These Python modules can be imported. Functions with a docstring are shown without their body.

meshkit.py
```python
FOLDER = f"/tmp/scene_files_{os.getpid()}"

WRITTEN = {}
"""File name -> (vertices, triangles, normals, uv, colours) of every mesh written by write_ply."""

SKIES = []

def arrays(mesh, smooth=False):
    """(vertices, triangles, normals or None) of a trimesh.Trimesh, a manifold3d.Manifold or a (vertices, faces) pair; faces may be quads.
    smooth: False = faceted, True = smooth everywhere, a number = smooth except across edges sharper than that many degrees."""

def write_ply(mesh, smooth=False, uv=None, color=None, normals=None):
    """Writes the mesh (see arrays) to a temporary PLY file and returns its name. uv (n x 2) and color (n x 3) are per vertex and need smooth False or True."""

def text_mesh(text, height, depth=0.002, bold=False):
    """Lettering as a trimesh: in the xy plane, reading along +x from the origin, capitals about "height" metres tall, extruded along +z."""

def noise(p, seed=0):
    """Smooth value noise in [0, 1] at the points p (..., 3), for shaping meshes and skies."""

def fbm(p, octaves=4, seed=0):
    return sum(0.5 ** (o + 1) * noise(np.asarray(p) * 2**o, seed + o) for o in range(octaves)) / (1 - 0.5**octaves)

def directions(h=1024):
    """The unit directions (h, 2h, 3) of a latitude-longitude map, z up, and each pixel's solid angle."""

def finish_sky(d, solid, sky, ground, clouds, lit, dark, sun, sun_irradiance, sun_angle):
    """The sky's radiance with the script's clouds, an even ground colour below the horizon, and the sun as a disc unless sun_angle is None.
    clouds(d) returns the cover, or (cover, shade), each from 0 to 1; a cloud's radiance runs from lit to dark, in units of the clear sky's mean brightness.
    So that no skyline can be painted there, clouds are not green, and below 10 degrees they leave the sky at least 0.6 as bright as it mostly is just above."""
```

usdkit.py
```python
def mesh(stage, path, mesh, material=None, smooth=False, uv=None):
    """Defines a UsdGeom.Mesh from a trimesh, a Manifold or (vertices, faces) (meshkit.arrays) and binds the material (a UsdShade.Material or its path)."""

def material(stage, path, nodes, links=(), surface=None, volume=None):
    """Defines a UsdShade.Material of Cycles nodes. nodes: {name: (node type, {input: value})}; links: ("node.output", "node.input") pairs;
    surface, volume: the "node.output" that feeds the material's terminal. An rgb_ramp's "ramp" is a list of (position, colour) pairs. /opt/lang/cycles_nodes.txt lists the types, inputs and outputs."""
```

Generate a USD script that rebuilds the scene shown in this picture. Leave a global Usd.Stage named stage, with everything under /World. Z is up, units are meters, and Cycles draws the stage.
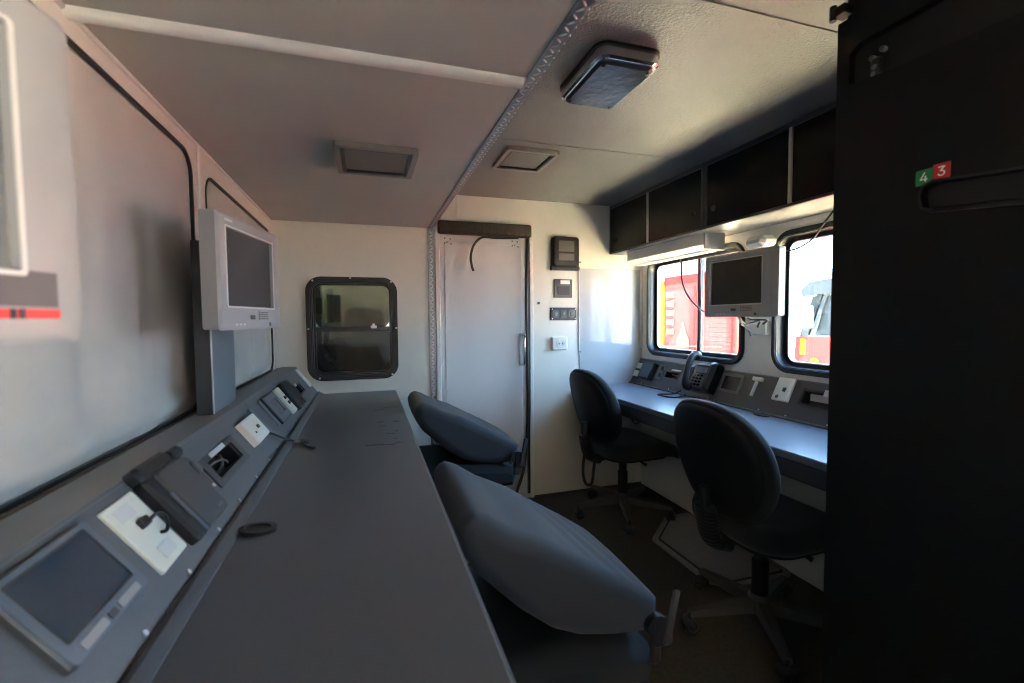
import math, random, numpy as np, trimesh, usdkit, meshkit
from shapely.geometry import Polygon, Point, box as sbox
from shapely import affinity
from pxr import Usd, UsdGeom, UsdLux, UsdShade, Sdf, Gf

random.seed(4); np.random.seed(4)
stage = Usd.Stage.CreateInMemory()
UsdGeom.SetStageUpAxis(stage, 'Z'); UsdGeom.SetStageMetersPerUnit(stage, 1.0)
world = UsdGeom.Xform.Define(stage, '/World'); stage.SetDefaultPrim(world.GetPrim())
UsdGeom.Scope.Define(stage, '/World/Looks')

# ------------------------------------------------------------------ camera, sky, sun, exposure
YAW, PITCH, ROLL, ZC = .305, .049, -.008, 1.215
EXPOSURE = 1.9
_f = np.array([math.sin(YAW)*math.cos(PITCH), math.cos(YAW)*math.cos(PITCH), -math.sin(PITCH)])
_r = np.array([math.cos(YAW), -math.sin(YAW), 0.]); _u = np.cross(_r, _f)
_R = math.cos(ROLL)*_r + math.sin(ROLL)*_u; _U = math.cos(ROLL)*_u - math.sin(ROLL)*_r
cam = UsdGeom.Camera.Define(stage, '/World/camera')
cam.AddTransformOp().Set(Gf.Matrix4d(*_R, 0, *_U, 0, *(-_f), 0, 0, 0, ZC, 1))
cam.CreateHorizontalApertureAttr(36.0); cam.CreateVerticalApertureAttr(36.0*683/1024)
cam.CreateFocalLengthAttr(36.0*458.98/1024)
cam.CreateFStopAttr(3.4); cam.CreateFocusDistanceAttr(2.6)
cam.CreateClippingRangeAttr(Gf.Vec2f(.02, 500)); cam.CreateExposureAttr(EXPOSURE)

dome = UsdLux.DomeLight.Define(stage, '/World/sky')
dome.CreateIntensityAttr(1.0); dome.CreateColorAttr(Gf.Vec3f(1, 1, 1))
SKY = usdkit.material(stage, '/World/Looks/sky', {
    'tc': ('texture_coordinate', {}), 'sep': ('separate_xyz', {}),
    'ramp': ('rgb_ramp', {'ramp': [(0, (.60, .80, 1.0)), (.25, (.46, .72, 1.0)), (1, (.20, .46, 1.0))]}),
    'bg': ('background_shader', {'strength': 5.6})},
    [('tc.generated', 'sep.vector'), ('sep.z', 'ramp.fac'), ('ramp.color', 'bg.color')], surface='bg.background')
UsdShade.MaterialBindingAPI.Apply(dome.GetPrim()).Bind(SKY)
sun = UsdLux.DistantLight.Define(stage, '/World/sun')
sun.CreateIntensityAttr(20.0); sun.CreateNormalizeAttr(True); sun.CreateAngleAttr(.6); sun.CreateColorAttr(Gf.Vec3f(1, .93, .82))
_s = np.array([-.12, -.62, .77]); _s = _s/np.linalg.norm(_s)
_sx = np.cross([0, 0, 1.], _s); _sx /= np.linalg.norm(_sx); _sy = np.cross(_s, _sx)
sun.AddTransformOp().Set(Gf.Matrix4d(*_sx, 0, *_sy, 0, *_s, 0, 0, 0, 8, 1))

# ------------------------------------------------------------------ materials
M = {}
def pm(name, color, rough=.5, metal=0., spec=.5, noise=0., nscale=30., bump=0., bscale=200., bdist=.001, coat=0., extra=None):
    nodes = {'p': ('principled_bsdf', dict({'base_color': color, 'roughness': rough, 'metallic': metal, 'specular_ior_level': spec, 'coat_weight': coat}, **(extra or {})))}
    links = []
    if noise or bump:
        nodes['tc'] = ('texture_coordinate', {})
    if noise:
        nodes['n'] = ('noise_texture', {'scale': nscale, 'detail': 5.})
        c = np.array(color)
        nodes['r'] = ('rgb_ramp', {'ramp': [(.3, tuple(c*(1-noise))), (.7, tuple(np.minimum(c*(1+noise), 1)))]})
        links += [('tc.object', 'n.vector'), ('n.fac', 'r.fac'), ('r.color', 'p.base_color')]
    if bump:
        nodes['bn'] = ('noise_texture', {'scale': bscale, 'detail': 2.})
        nodes['b'] = ('bump', {'strength': bump, 'distance': bdist})
        links += [('tc.object', 'bn.vector'), ('bn.fac', 'b.height'), ('b.normal', 'p.normal')]
    M[name] = usdkit.material(stage, '/World/Looks/' + name, nodes, links, surface='p.BSDF')
    return M[name]

pm('wall_white', (.68, .66, .60), .38, bump=.12, bscale=90, noise=.03, nscale=3)
pm('board_white', (.42, .435, .455), .04, spec=.20)
pm('door_white', (.66, .665, .68), .34, noise=.02, nscale=3)
pm('ceiling_white', (.45, .455, .42), .5, bump=.15, bscale=120, noise=.03, nscale=4)
pm('ceiling_peel', (.22, .22, .21), .22, bump=.8, bscale=150, bdist=.004, noise=.03, nscale=5)
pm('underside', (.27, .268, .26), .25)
pm('trim_white', (.72, .71, .68), .35)
pm('floor_brown', (.075, .060, .040), .6, noise=.25, nscale=60, bump=.2, bscale=300)
pm('steel_tread', (.24, .26, .29), .34, metal=1., noise=.15, nscale=80)
pm('aluminium', (.62, .63, .64), .35, metal=1.)
pm('chrome', (.75, .76, .78), .10, metal=1.)
pm('rubber', (.012, .012, .013), .42)
pm('black_plastic', (.011, .011, .012), .40)
pm('black_gloss', (.006, .006, .007), .10)
pm('frame_black', (.014, .014, .016), .28)
pm('rack_black', (.0055, .0055, .0055), .55, spec=.25, bump=.1, bscale=300)
pm('slot_black', (.003, .003, .003), .6)
pm('cab_door', (.003, .003, .0035), .15, spec=.22)
pm('cab_edge', (.035, .035, .038), .4)
pm('silver', (.50, .50, .49), .35, metal=.6)
pm('blind', (.46, .445, .42), .75, noise=.06, nscale=6, bump=.25, bscale=500)
pm('desk_grey', (.080, .083, .089), .36, noise=.10, nscale=700, bump=.06, bscale=900)
pm('desk_blue', (.155, .17, .195), .30, noise=.08, nscale=700, bump=.05, bscale=900)
pm('console_grey', (.105, .115, .128), .42, noise=.06, nscale=400)
pm('console_back', (.185, .178, .168), .5)
pm('console_dark', (.060, .060, .062), .45, noise=.10, nscale=300)
pm('apron', (.05, .052, .056), .4)
pm('monitor_grey', (.38, .38, .385), .35, noise=.015, nscale=20)
pm('monitor_side', (.30, .30, .305), .4)
pm('screen', (.018, .018, .017), .22)
pm('screen_blue', (.018, .036, .058), .12)
pm('device_silver', (.12, .145, .18), .35)
pm('device_grey', (.05, .052, .056), .38)
pm('label_grey', (.13, .125, .125), .5)
pm('label_light', (.62, .64, .64), .5)
pm('label_red', (.80, .05, .035), .4)
pm('red_sign', (.42, .012, .02), .35)
pm('green_sign', (.0, .19, .055), .4)
pm('paint_white', (.85, .85, .84), .5)
pm('socket_white', (.74, .73, .68), .35)
pm('plate_cream', (.70, .72, .66), .42)
pm('seat_fabric', (.025, .034, .046), .85, noise=.12, nscale=500, bump=.3, bscale=900, extra={'sheen_weight': .10})
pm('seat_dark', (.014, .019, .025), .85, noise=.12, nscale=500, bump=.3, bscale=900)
pm('chair_fabric', (.007, .0085, .0105), .9, noise=.15, nscale=600, bump=.3, bscale=900, extra={'sheen_weight': .15})
pm('chair_plastic', (.007, .007, .008), .5, spec=.3)
pm('chair_base', (.075, .070, .062), .45)
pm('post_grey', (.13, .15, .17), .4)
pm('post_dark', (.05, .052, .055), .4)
pm('mat_grey', (.30, .29, .27), .45, noise=.08, nscale=40)
pm('foam_brown', (.075, .068, .055), .9, bump=.6, bscale=120, bdist=.004, noise=.2, nscale=50)
pm('scuff', (.025, .025, .027), .5)
pm('lamp_lens', (.24, .24, .215), .18, bump=.6, bscale=260, bdist=.003)
pm('lamp_lens_clear', (.05, .062, .068), .07, bump=.5, bscale=45, bdist=.003)
pm('lamp_frame', (.23, .225, .21), .3)
pm('brown_pipe', (.10, .07, .045), .5)
pm('asphalt', (.48, .39, .235), .9, noise=.15, nscale=4, bump=.3, bscale=40)
pm('truck_red', (.34, .023, .022), .6, spec=.04)
pm('truck_red_deep', (.24, .005, .005), .6, spec=.04)
pm('truck_yellow', (.40, .16, .008), .6, spec=.04)
pm('truck_white', (.022, .029, .033), .5, spec=.1)
pm('truck_pale', (.30, .032, .028), .6, spec=.05)
pm('truck_glass', (.035, .045, .05), .15, spec=.1)
pm('truck_grey', (.04, .05, .055), .6, spec=.05)
pm('orange_lamp', (.45, .10, .004), .5, spec=.05)
pm('body_outer', (.6, .1, .08), .5)
pm('cab_beige', (.62, .55, .42), .5)
pm('cab_green', (.012, .022, .018), .5)

def pane(name, tint, ior=1.45):
    M[name] = usdkit.material(stage, '/World/Looks/' + name, {
        't': ('transparent_bsdf', {'color': tint}), 'g': ('glossy_bsdf', {'roughness': .01, 'color': (1, 1, 1)}),
        'gm': ('geometry', {}), 'io': ('mix_float', {'a': ior, 'b': 1/ior}),
        'f': ('fresnel', {}), 'm': ('mix_closure', {})},
        [('gm.backfacing', 'io.fac'), ('io.result', 'f.IOR'), ('f.fac', 'm.fac'), ('t.BSDF', 'm.closure1'), ('g.BSDF', 'm.closure2')], surface='m.closure')
pane('pane_clear', (.92, .95, .96)); pane('pane_tint', (.15, .165, .14))

# ------------------------------------------------------------------ helpers
_used = {}
def numbered(path):
    k = _used.get(path, 0); _used[path] = k + 1
    return path if k == 0 else '%s_%03d' % (path, k)
def cd(p, label=None, cat=None, group=None, kind=None):
    for k, v in (('label', label), ('category', cat), ('group', group), ('kind', kind)):
        if v: p.SetCustomDataByKey(k, v)
    return p
def path_of(x): return str(x.GetPath())
def thing(name, label, cat, group=None, loc=(0, 0, 0), rz=0., kind=None):
    x = UsdGeom.Xform.Define(stage, numbered('/World/' + name))
    x.AddTranslateOp().Set(Gf.Vec3d(*map(float, loc)))
    if rz: x.AddRotateZOp().Set(math.degrees(rz))
    p = cd(x.GetPrim(), label, cat, group, kind)
    p_loc[path_of(p)] = (np.array(loc, float), rz)
    return p
p_loc = {}
def part(parent, name, mesh, mat, label=None, smooth=30, kind=None, world_space=True):
    """Mesh given in world coordinates (world_space) or in the thing's own."""
    if isinstance(mesh, list): mesh = cat(mesh)
    mesh = mesh.copy()
    root = '/'.join(path_of(parent).split('/')[:3])
    if world_space and root in p_loc:
        l, rz = p_loc[root]
        mesh.apply_translation(-l)
        if rz: mesh.apply_transform(trimesh.transformations.rotation_matrix(-rz, [0, 0, 1]))
    m = usdkit.mesh(stage, numbered(path_of(parent) + '/' + name), mesh, M[mat], smooth=smooth)
    return cd(m.GetPrim(), label, kind=kind)
def single(name, mesh, mat, label, catg, group=None, smooth=30, kind=None):
    if isinstance(mesh, list): mesh = cat(mesh)
    m = usdkit.mesh(stage, numbered('/World/' + name), mesh, M[mat], smooth=smooth)
    return cd(m.GetPrim(), label, catg, group, kind)
def cat(ms): return trimesh.util.concatenate(ms)
def T(o, x, y):
    """4x4 frame: origin, x and y axes (z = x cross y)."""
    x = np.array(x, float); x /= np.linalg.norm(x); y = np.array(y, float); y -= x*(x@y); y /= np.linalg.norm(y)
    m = np.eye(4); m[:3, 0], m[:3, 1], m[:3, 2], m[:3, 3] = x, y, np.cross(x, y), o
    return m
def at(m, t): m = m.copy(); m.apply_transform(t); return m
def rot(m, ang, ax, p=(0, 0, 0)): m = m.copy(); m.apply_transform(trimesh.transformations.rotation_matrix(ang, ax, p)); return m
def mv(m, *t): m = m.copy(); m.apply_translation(t); return m
def bx(x0, x1, y0, y1, z0, z1, c=.002):
    """Box with chamfered edges."""
    c = min(c, abs(x1-x0)*.45, abs(y1-y0)*.45, abs(z1-z0)*.45)
    if c <= 0: return mv(trimesh.creation.box((x1-x0, y1-y0, z1-z0)), (x0+x1)/2, (y0+y1)/2, (z0+z1)/2)
    P = []
    for sx in (0, 1):
        for sy in (0, 1):
            for sz in (0, 1):
                X, Y, Z = (x0, x1)[sx], (y0, y1)[sy], (z0, z1)[sz]
                dx, dy, dz = (c, -c)[sx], (c, -c)[sy], (c, -c)[sz]
                P += [(X, Y+dy, Z+dz), (X+dx, Y, Z+dz), (X+dx, Y+dy, Z)]
    return trimesh.Trimesh(P, []).convex_hull if False else trimesh.convex.convex_hull(np.array(P))
def rr(w, h, r, cx=0., cy=0.):
    """Rounded rectangle."""
    return affinity.translate(sbox(-w/2+r, -h/2+r, w/2-r, h/2-r).buffer(r, quad_segs=8), cx, cy)
def ex(poly, d, t=None, z0=0.):
    m = trimesh.creation.extrude_polygon(poly, d, engine='earcut'); m.apply_translation((0, 0, z0))
    return m if t is None else at(m, t)
def exc(poly, d, c, t=None, z0=0.):
    """Extrusion with a chamfer c on its far (+z) rim."""
    m = cat([trimesh.creation.extrude_polygon(poly, d-c, engine='earcut')])
    a = np.array(poly.exterior.coords)[:-1]; inner = poly.buffer(-c, join_style=2) if False else None
    k = affinity.scale(poly, 1-2*c/(poly.bounds[2]-poly.bounds[0]), 1-2*c/(poly.bounds[3]-poly.bounds[1]))
    b = np.array(k.exterior.coords)[:-1]; n = len(a)
    pts = np.vstack([np.c_[a, np.zeros(n)], np.c_[a, np.full(n, d-c)], np.c_[b, np.full(n, d)]])
    m = trimesh.convex.convex_hull(pts); m.apply_translation((0, 0, z0))
    return m if t is None else at(m, t)
def tube(pts, r, n=10, cap=True):
    """Tube through points (smoothed by Catmull-Rom when more than two); r a number or a list."""
    P = np.array(pts, float); rad = np.broadcast_to(np.array(r, float), len(P))
    if len(P) > 2:
        Q, S = [], []
        E = np.vstack([2*P[0]-P[1], P, 2*P[-1]-P[-2]]); er = np.r_[rad[0], rad, rad[-1]]
        for i in range(1, len(E)-2):
            for t in np.linspace(0, 1, 7)[:-1]:
                a, b, c, d = E[i-1:i+3]
                Q.append(.5*(2*b+(c-a)*t+(2*a-5*b+4*c-d)*t*t+(3*b-a-3*c+d)*t**3)); S.append(er[i]*(1-t)+er[i+1]*t)
        Q.append(P[-1]); S.append(rad[-1]); P, rad = np.array(Q), np.array(S)
    tang = np.gradient(P, axis=0); tang /= np.linalg.norm(tang, axis=1)[:, None]
    nrm = np.cross(tang[0], [0, 0, 1.] if abs(tang[0, 2]) < .9 else [1., 0, 0]); nrm /= np.linalg.norm(nrm)
    V, Fc = [], []
    for i in range(len(P)):
        nrm = nrm - tang[i]*(nrm@tang[i]); nrm /= np.linalg.norm(nrm); b = np.cross(tang[i], nrm)
        for k in range(n):
            a = 2*math.pi*k/n; V.append(P[i]+rad[i]*(math.cos(a)*nrm+math.sin(a)*b))
    for i in range(len(P)-1):
        for k in range(n):
            a, b = i*n+k, i*n+(k+1) % n; Fc += [(a, b, b+n), (a, b+n, a+n)]
    if cap:
        V += [P[0], P[-1]]; c0, c1 = len(V)-2, len(V)-1; o = (len(P)-1)*n
        for k in range(n): Fc += [(c0, (k+1) % n, k), (c1, o+k, o+(k+1) % n)]
    return trimesh.Trimesh(V, Fc, process=False)
def lathe(prof, n=24, c=(0, 0, 0)):
    m = trimesh.creation.revolve(np.array(prof, float), sections=n); m.apply_translation(c); return m
def cyl(r, h, c, ax=(0, 0, 1), n=20):
    m = trimesh.creation.cylinder(radius=r, height=h, sections=n); m.apply_transform(trimesh.geometry.align_vectors([0, 0, 1], ax)); m.apply_translation(c); return m
def soft(sections, closed=True):
    """Skin over equal-length rings of 3-D points, ends capped by fans."""
    S = np.array(sections, float); k, n, _ = S.shape
    V = list(S.reshape(-1, 3)); Fc = []
    for i in range(k-1):
        for j in range(n):
            a, b = i*n+j, i*n+(j+1) % n; Fc += [(a, b, b+n), (a, b+n, a+n)]
    V += [S[0].mean(0), S[-1].mean(0)]; o = (k-1)*n
    for j in range(n): Fc += [(k*n, (j+1) % n, j), (k*n+1, o+j, o+(j+1) % n)]
    m = trimesh.Trimesh(V, Fc, process=False); m.fix_normals(); return m

D, XR, XL, ZL, ZR, XS = 2.894, 1.897, -.509, 1.782, 1.997, .396    # back wall, right wall, left wall, low and high ceilings, step between them
YF = -2.2                                                            # front end behind the camera
WT = .06
# ------------------------------------------------------------------ outside
def setting(name, mesh, mat, smooth=30): return single(name, mesh, mat, None, None, smooth=smooth, kind='structure')
setting('ground', bx(-40, 60, -40, 60, -1.25, -1.05, 0), 'asphalt')

# ------------------------------------------------------------------ the box: floor, walls, ceilings
setting('floor', bx(-.57, 1.957, YF, D+.06, -.08, 0, 0), 'floor_brown')
def wall_plate(poly, d, t): return ex(poly, d, t)
# right wall, in the frame x = world y, y = world z, seen from outside (+x)
RW = T((XR, 0, 0), (0, 1, 0), (0, 0, 1))
W1 = (1.946, 2.803, .964, 1.612); W2 = (.93, 1.752, .957, 1.612)
def hole(w, r=.07, g=0.): return rr(w[1]-w[0]+2*g, w[3]-w[2]+2*g, r+g, (w[0]+w[1])/2, (w[2]+w[3])/2)
wr = Polygon([(YF, -.08), (D, -.08), (D, 2.06), (YF, 2.06)]).difference(hole(W1, .085, -.012)).difference(hole(W2, .085, -.012)).difference(sbox(-2.06, .0, -.72, 1.86))
setting('wall_right', ex(wr, WT, RW), 'wall_white')
LW = T((XL-WT, 0, 0), (0, 1, 0), (0, 0, 1))
W4 = (.22, 1.676, .944, 1.732); W5 = (1.80, 2.862, .942, 1.712)
wl = Polygon([(YF, -.08), (D, -.08), (D, 1.85), (YF, 1.85)]).difference(hole(W4, .07, -.004)).difference(hole(W5, .07, -.004))
setting('wall_left', ex(wl, WT, LW), 'wall_white')
# back wall: frame x = -world x so that z points to +y
BW = T((0, D, 0), (-1, 0, 0), (0, 0, 1))
W3 = (-.336, .177, .860, 1.470)
wb = Polygon([(.57, -.08), (-1.957, -.08), (-1.957, 2.06), (.57, 2.06)]).difference(rr(.513-.024, .61-.024, .07, .0795, 1.165)).difference(sbox(-1.040, .03, -.438, 1.80))
setting('wall_back', ex(wb, WT, BW), 'wall_white')
setting('wall_front', bx(-.57, 1.957, YF-.06, YF, -.08, 2.06, 0), 'wall_white')

ce = thing('ceiling', None, None, kind='structure')
part(ce, 'panel', bx(XL-.06, XS, YF, D+.06, ZL, ZL+.05, 0), 'ceiling_white')
part(ce, 'step_panel', bx(XS-.03, XS, YF, D+.06, ZL+.05, ZR+.05, 0), 'ceiling_white')
for a, b in ((1.957, D+.06), (.988, 1.953), (YF, .984)):
    part(ce, 'panel', bx(XS, 1.957, a, b, ZR, ZR+.05, .001), 'ceiling_peel')
part(ce, 'panel', bx(XS, 1.957, YF, D+.06, ZR+.051, ZR+.07, 0), 'ceiling_white')
for y, w in ((1.955, .016), (.986, .03)):
    part(ce, 'seam_strip', bx(XS, XR, y-w/2, y+w/2, ZR-.003, ZR+.001, .001), 'ceiling_peel')
# coving along the left wall, wall joint strip between the two left windows
setting('trim_1', tube([(XL+.002, YF, ZL-.002), (XL+.002, D, ZL-.002)], .006, 8), 'trim_white')
setting('trim_2', bx(XL-.001, XL+.008, 1.722, 1.742, .95, ZL, .003), 'trim_white')

# checker-plate aluminium angle along the ceiling step and down the back wall
def treads(n, x0, x1, fn):
    ms = []
    for i in range(n):
        ms.append(fn(i))
    return ms
t3 = thing('trim_3', None, None, kind='structure')
part(t3, 'flange', bx(XS-.027, XS+.003, YF, D-.001, ZL-.003, ZL, .001), 'steel_tread', 'aluminium checker plate edging on the ceiling step')
part(t3, 'flange', bx(XS, XS+.003, YF, D-.001, ZL-.003, ZL+.05, .001), 'steel_tread')
ms = []
for i in range(170):
    y = -.4+i*.0192
    b = trimesh.creation.icosphere(1, 1); b.apply_scale((.0095, .0026, .0016)); b = rot(b, .75 if i % 2 else -.75, (0, 0, 1))
    ms.append(mv(b, XS-.012, y, ZL-.003))
part(t3, 'tread_bars', ms, 'aluminium', kind='stuff')
ms = []
for i in range(120):
    b = trimesh.creation.icosphere(1, 1); b.apply_scale((.0028, .003, .0028)); ms.append(mv(b, XS+.002, -.4+i*.0275, ZL-.002))
part(t3, 'edge_studs', ms, 'aluminium', kind='stuff')
t4 = thing('trim_4', None, None, kind='structure')
part(t4, 'flange', bx(XS-.028, XS+.012, D-.005, D-.001, .0, ZL-.005, .001), 'steel_tread', 'aluminium checker plate edging beside the door')
ms = []
for i in range(88):
    z = .02+i*.0199
    b = trimesh.creation.icosphere(1, 1); b.apply_scale((.012, .0016, .003)); b = rot(b, .7 if i % 2 else -.7, (0, 1, 0))
    ms.append(mv(b, XS-.008, D-.005, z))
part(t4, 'tread_bars', ms, 'aluminium', kind='stuff')
setting('baseboard_back', bx(1.06, XR, D-.008, D, .0, .012, .002), 'floor_brown')

# half-round cable trunking across the low ceiling
tr = thing('cable_trunking', 'white half-round cable trunking running across the low left ceiling', 'trunking')
prof = Polygon([(-.018*math.cos(a), .016*math.sin(a)) for a in np.linspace(0, math.pi, 13)])
part(tr, 'cover', ex(prof, XS-.03-XL, T((XL, 1.064, ZL), (0, 1, 0), (0, 0, -1))) if False else at(trimesh.creation.extrude_polygon(prof, XS-.028-XL, engine='earcut'), T((XS-.028, 1.064, ZL), (0, 1, 0), (0, 0, -1))), 'trim_white')
part(tr, 'end_cap', bx(XS-.030, XS-.0265, 1.042, 1.086, ZL-.018, ZL, .001), 'trim_white')

# ------------------------------------------------------------------ windows of the right wall
def ring(w, r, g_out, g_in, d, t, z0=0.):
    return ex(hole(w, r, g_out).difference(hole(w, r, g_in)), d, t, z0)
def right_window(name, w, mull):
    o = thing(name, None, None, kind='structure')
    part(o, 'rubber_seal', [ring(w, .085, .008, -.020, .012, RW, -.012), ring(w, .085, .003, -.016, .008, RW, -.018)], 'rubber')
    part(o, 'frame', [ring(w, .085, -.0125, -.020, .07, RW, -.004), ring(w, .085, -.0125, -.040, .014, RW, .040)], 'frame_black')
    part(o, 'inner_rim', ring(w, .085, -.040, -.046, .02, RW, .036), 'aluminium')
    part(o, 'pane', ex(hole(w, .085, -.043), .004, RW, .052), 'pane_clear', smooth=False)
    if mull:
        part(o, 'mullion', bx(XR+.030, XR+.056, mull-.014, mull+.014, w[2]+.04, w[3]-.04, .003), 'frame_black')
        part(o, 'mullion_strip', bx(XR+.024, XR+.031, mull-.026, mull-.012, w[2]+.042, w[3]-.042, .002), 'device_silver')
    return o
right_window('window_1', W1, 2.330)
right_window('window_2', W2, 1.30)

# open side doorway behind the rack cabinet
d2 = thing('door_2', None, None, kind='structure')
part(d2, 'jamb', bx(XR-.01, XR+WT+.01, -.755, -.72, 0, 1.86, .003), 'aluminium')
part(d2, 'jamb', bx(XR-.01, XR+WT+.01, -2.06, -2.025, 0, 1.86, .003), 'aluminium')
part(d2, 'lintel', bx(XR-.01, XR+WT+.01, -2.025, -.755, 1.825, 1.86, .003), 'aluminium')
part(d2, 'leaf', bx(XR+WT+.02, XR+WT+.82, -2.14, -2.10, .02, 1.84, .004), 'door_white')
part(d2, 'leaf_handle', bx(XR+WT+.68, XR+WT+.78, -2.098, -2.07, .95, .99, .004), 'chrome')

# window in the back wall, dark, looking at the back of the driver's cab
w3 = thing('window_3', None, None, kind='structure')
def bring(g_out, g_in, d, z0): return ex(rr(.513+2*g_out, .61+2*g_out, .085+g_out, .0795, 1.165).difference(rr(.513+2*g_in, .61+2*g_in, .085+g_in, .0795, 1.165)), d, BW, z0)
part(w3, 'rubber_seal', [bring(0, -.030, .014, -.014), bring(-.004, -.022, .007, -.020)], 'rubber')
part(w3, 'frame', [bring(-.0125, -.036, .05, .0), bring(-.03, -.048, .012, .028)], 'frame_black')
part(w3, 'pane', ex(rr(.42, .265, .05, .0795, 1.302), .004, BW, .034), 'pane_tint', smooth=False)
part(w3, 'pane', ex(rr(.42, .290, .05, .0795, 1.035), .004, BW, .046), 'pane_tint', smooth=False)
part(w3, 'sliding_rail', bx(-.307, .145, D+.026, D+.052, 1.148, 1.176, .003), 'frame_black')
part(w3, 'catch', [bx(-.01+.03, .055, D+.012, D+.03, 1.165, 1.182, .003), cyl(.008, .02, (.037, D+.016, 1.187), (0, 1, 0))], 'aluminium')
for (x, z) in ((-.09, 1.463), (-.295, 1.445), (.142, 1.445), (-.324, 1.166), (.168, 1.166), (-.27, .878), (.14, .885)):
    part(w3, 'clip', cyl(.006, .012, (x, D-.016, z), (0, 1, 0), 10), 'aluminium')

# driver's cab back, standing a hand's breadth behind the window
cb = thing('driver_cab', 'beige rear panel of the driver cab with a dark rear window behind the far window', 'truck cab')
CB = T((0, 3.32, 0), (-1, 0, 0), (0, 0, 1))
part(cb, 'rear_panel', ex(sbox(-.9, -.9, .9, 1.9).difference(rr(.26, .34, .06, .02, 1.13)), .05, CB), 'cab_beige')
part(cb, 'rear_window', ex(rr(.262, .342, .06, .02, 1.13), .02, CB, .01), 'cab_green')
part(cb, 'engine_hump', bx(-.6, .6, 3.02, 3.31, .70, 1.12, .05), 'cab_green')
part(cb, 'air_pipe', tube([(-.31, 3.2, .7), (-.31, 3.2, 1.9)], .035, 12), 'cab_green')
part(cb, 'air_pipe', tube([(-.21, 3.24, 1.1), (-.21, 3.24, 1.38)], .04, 12), 'cab_green')

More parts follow.
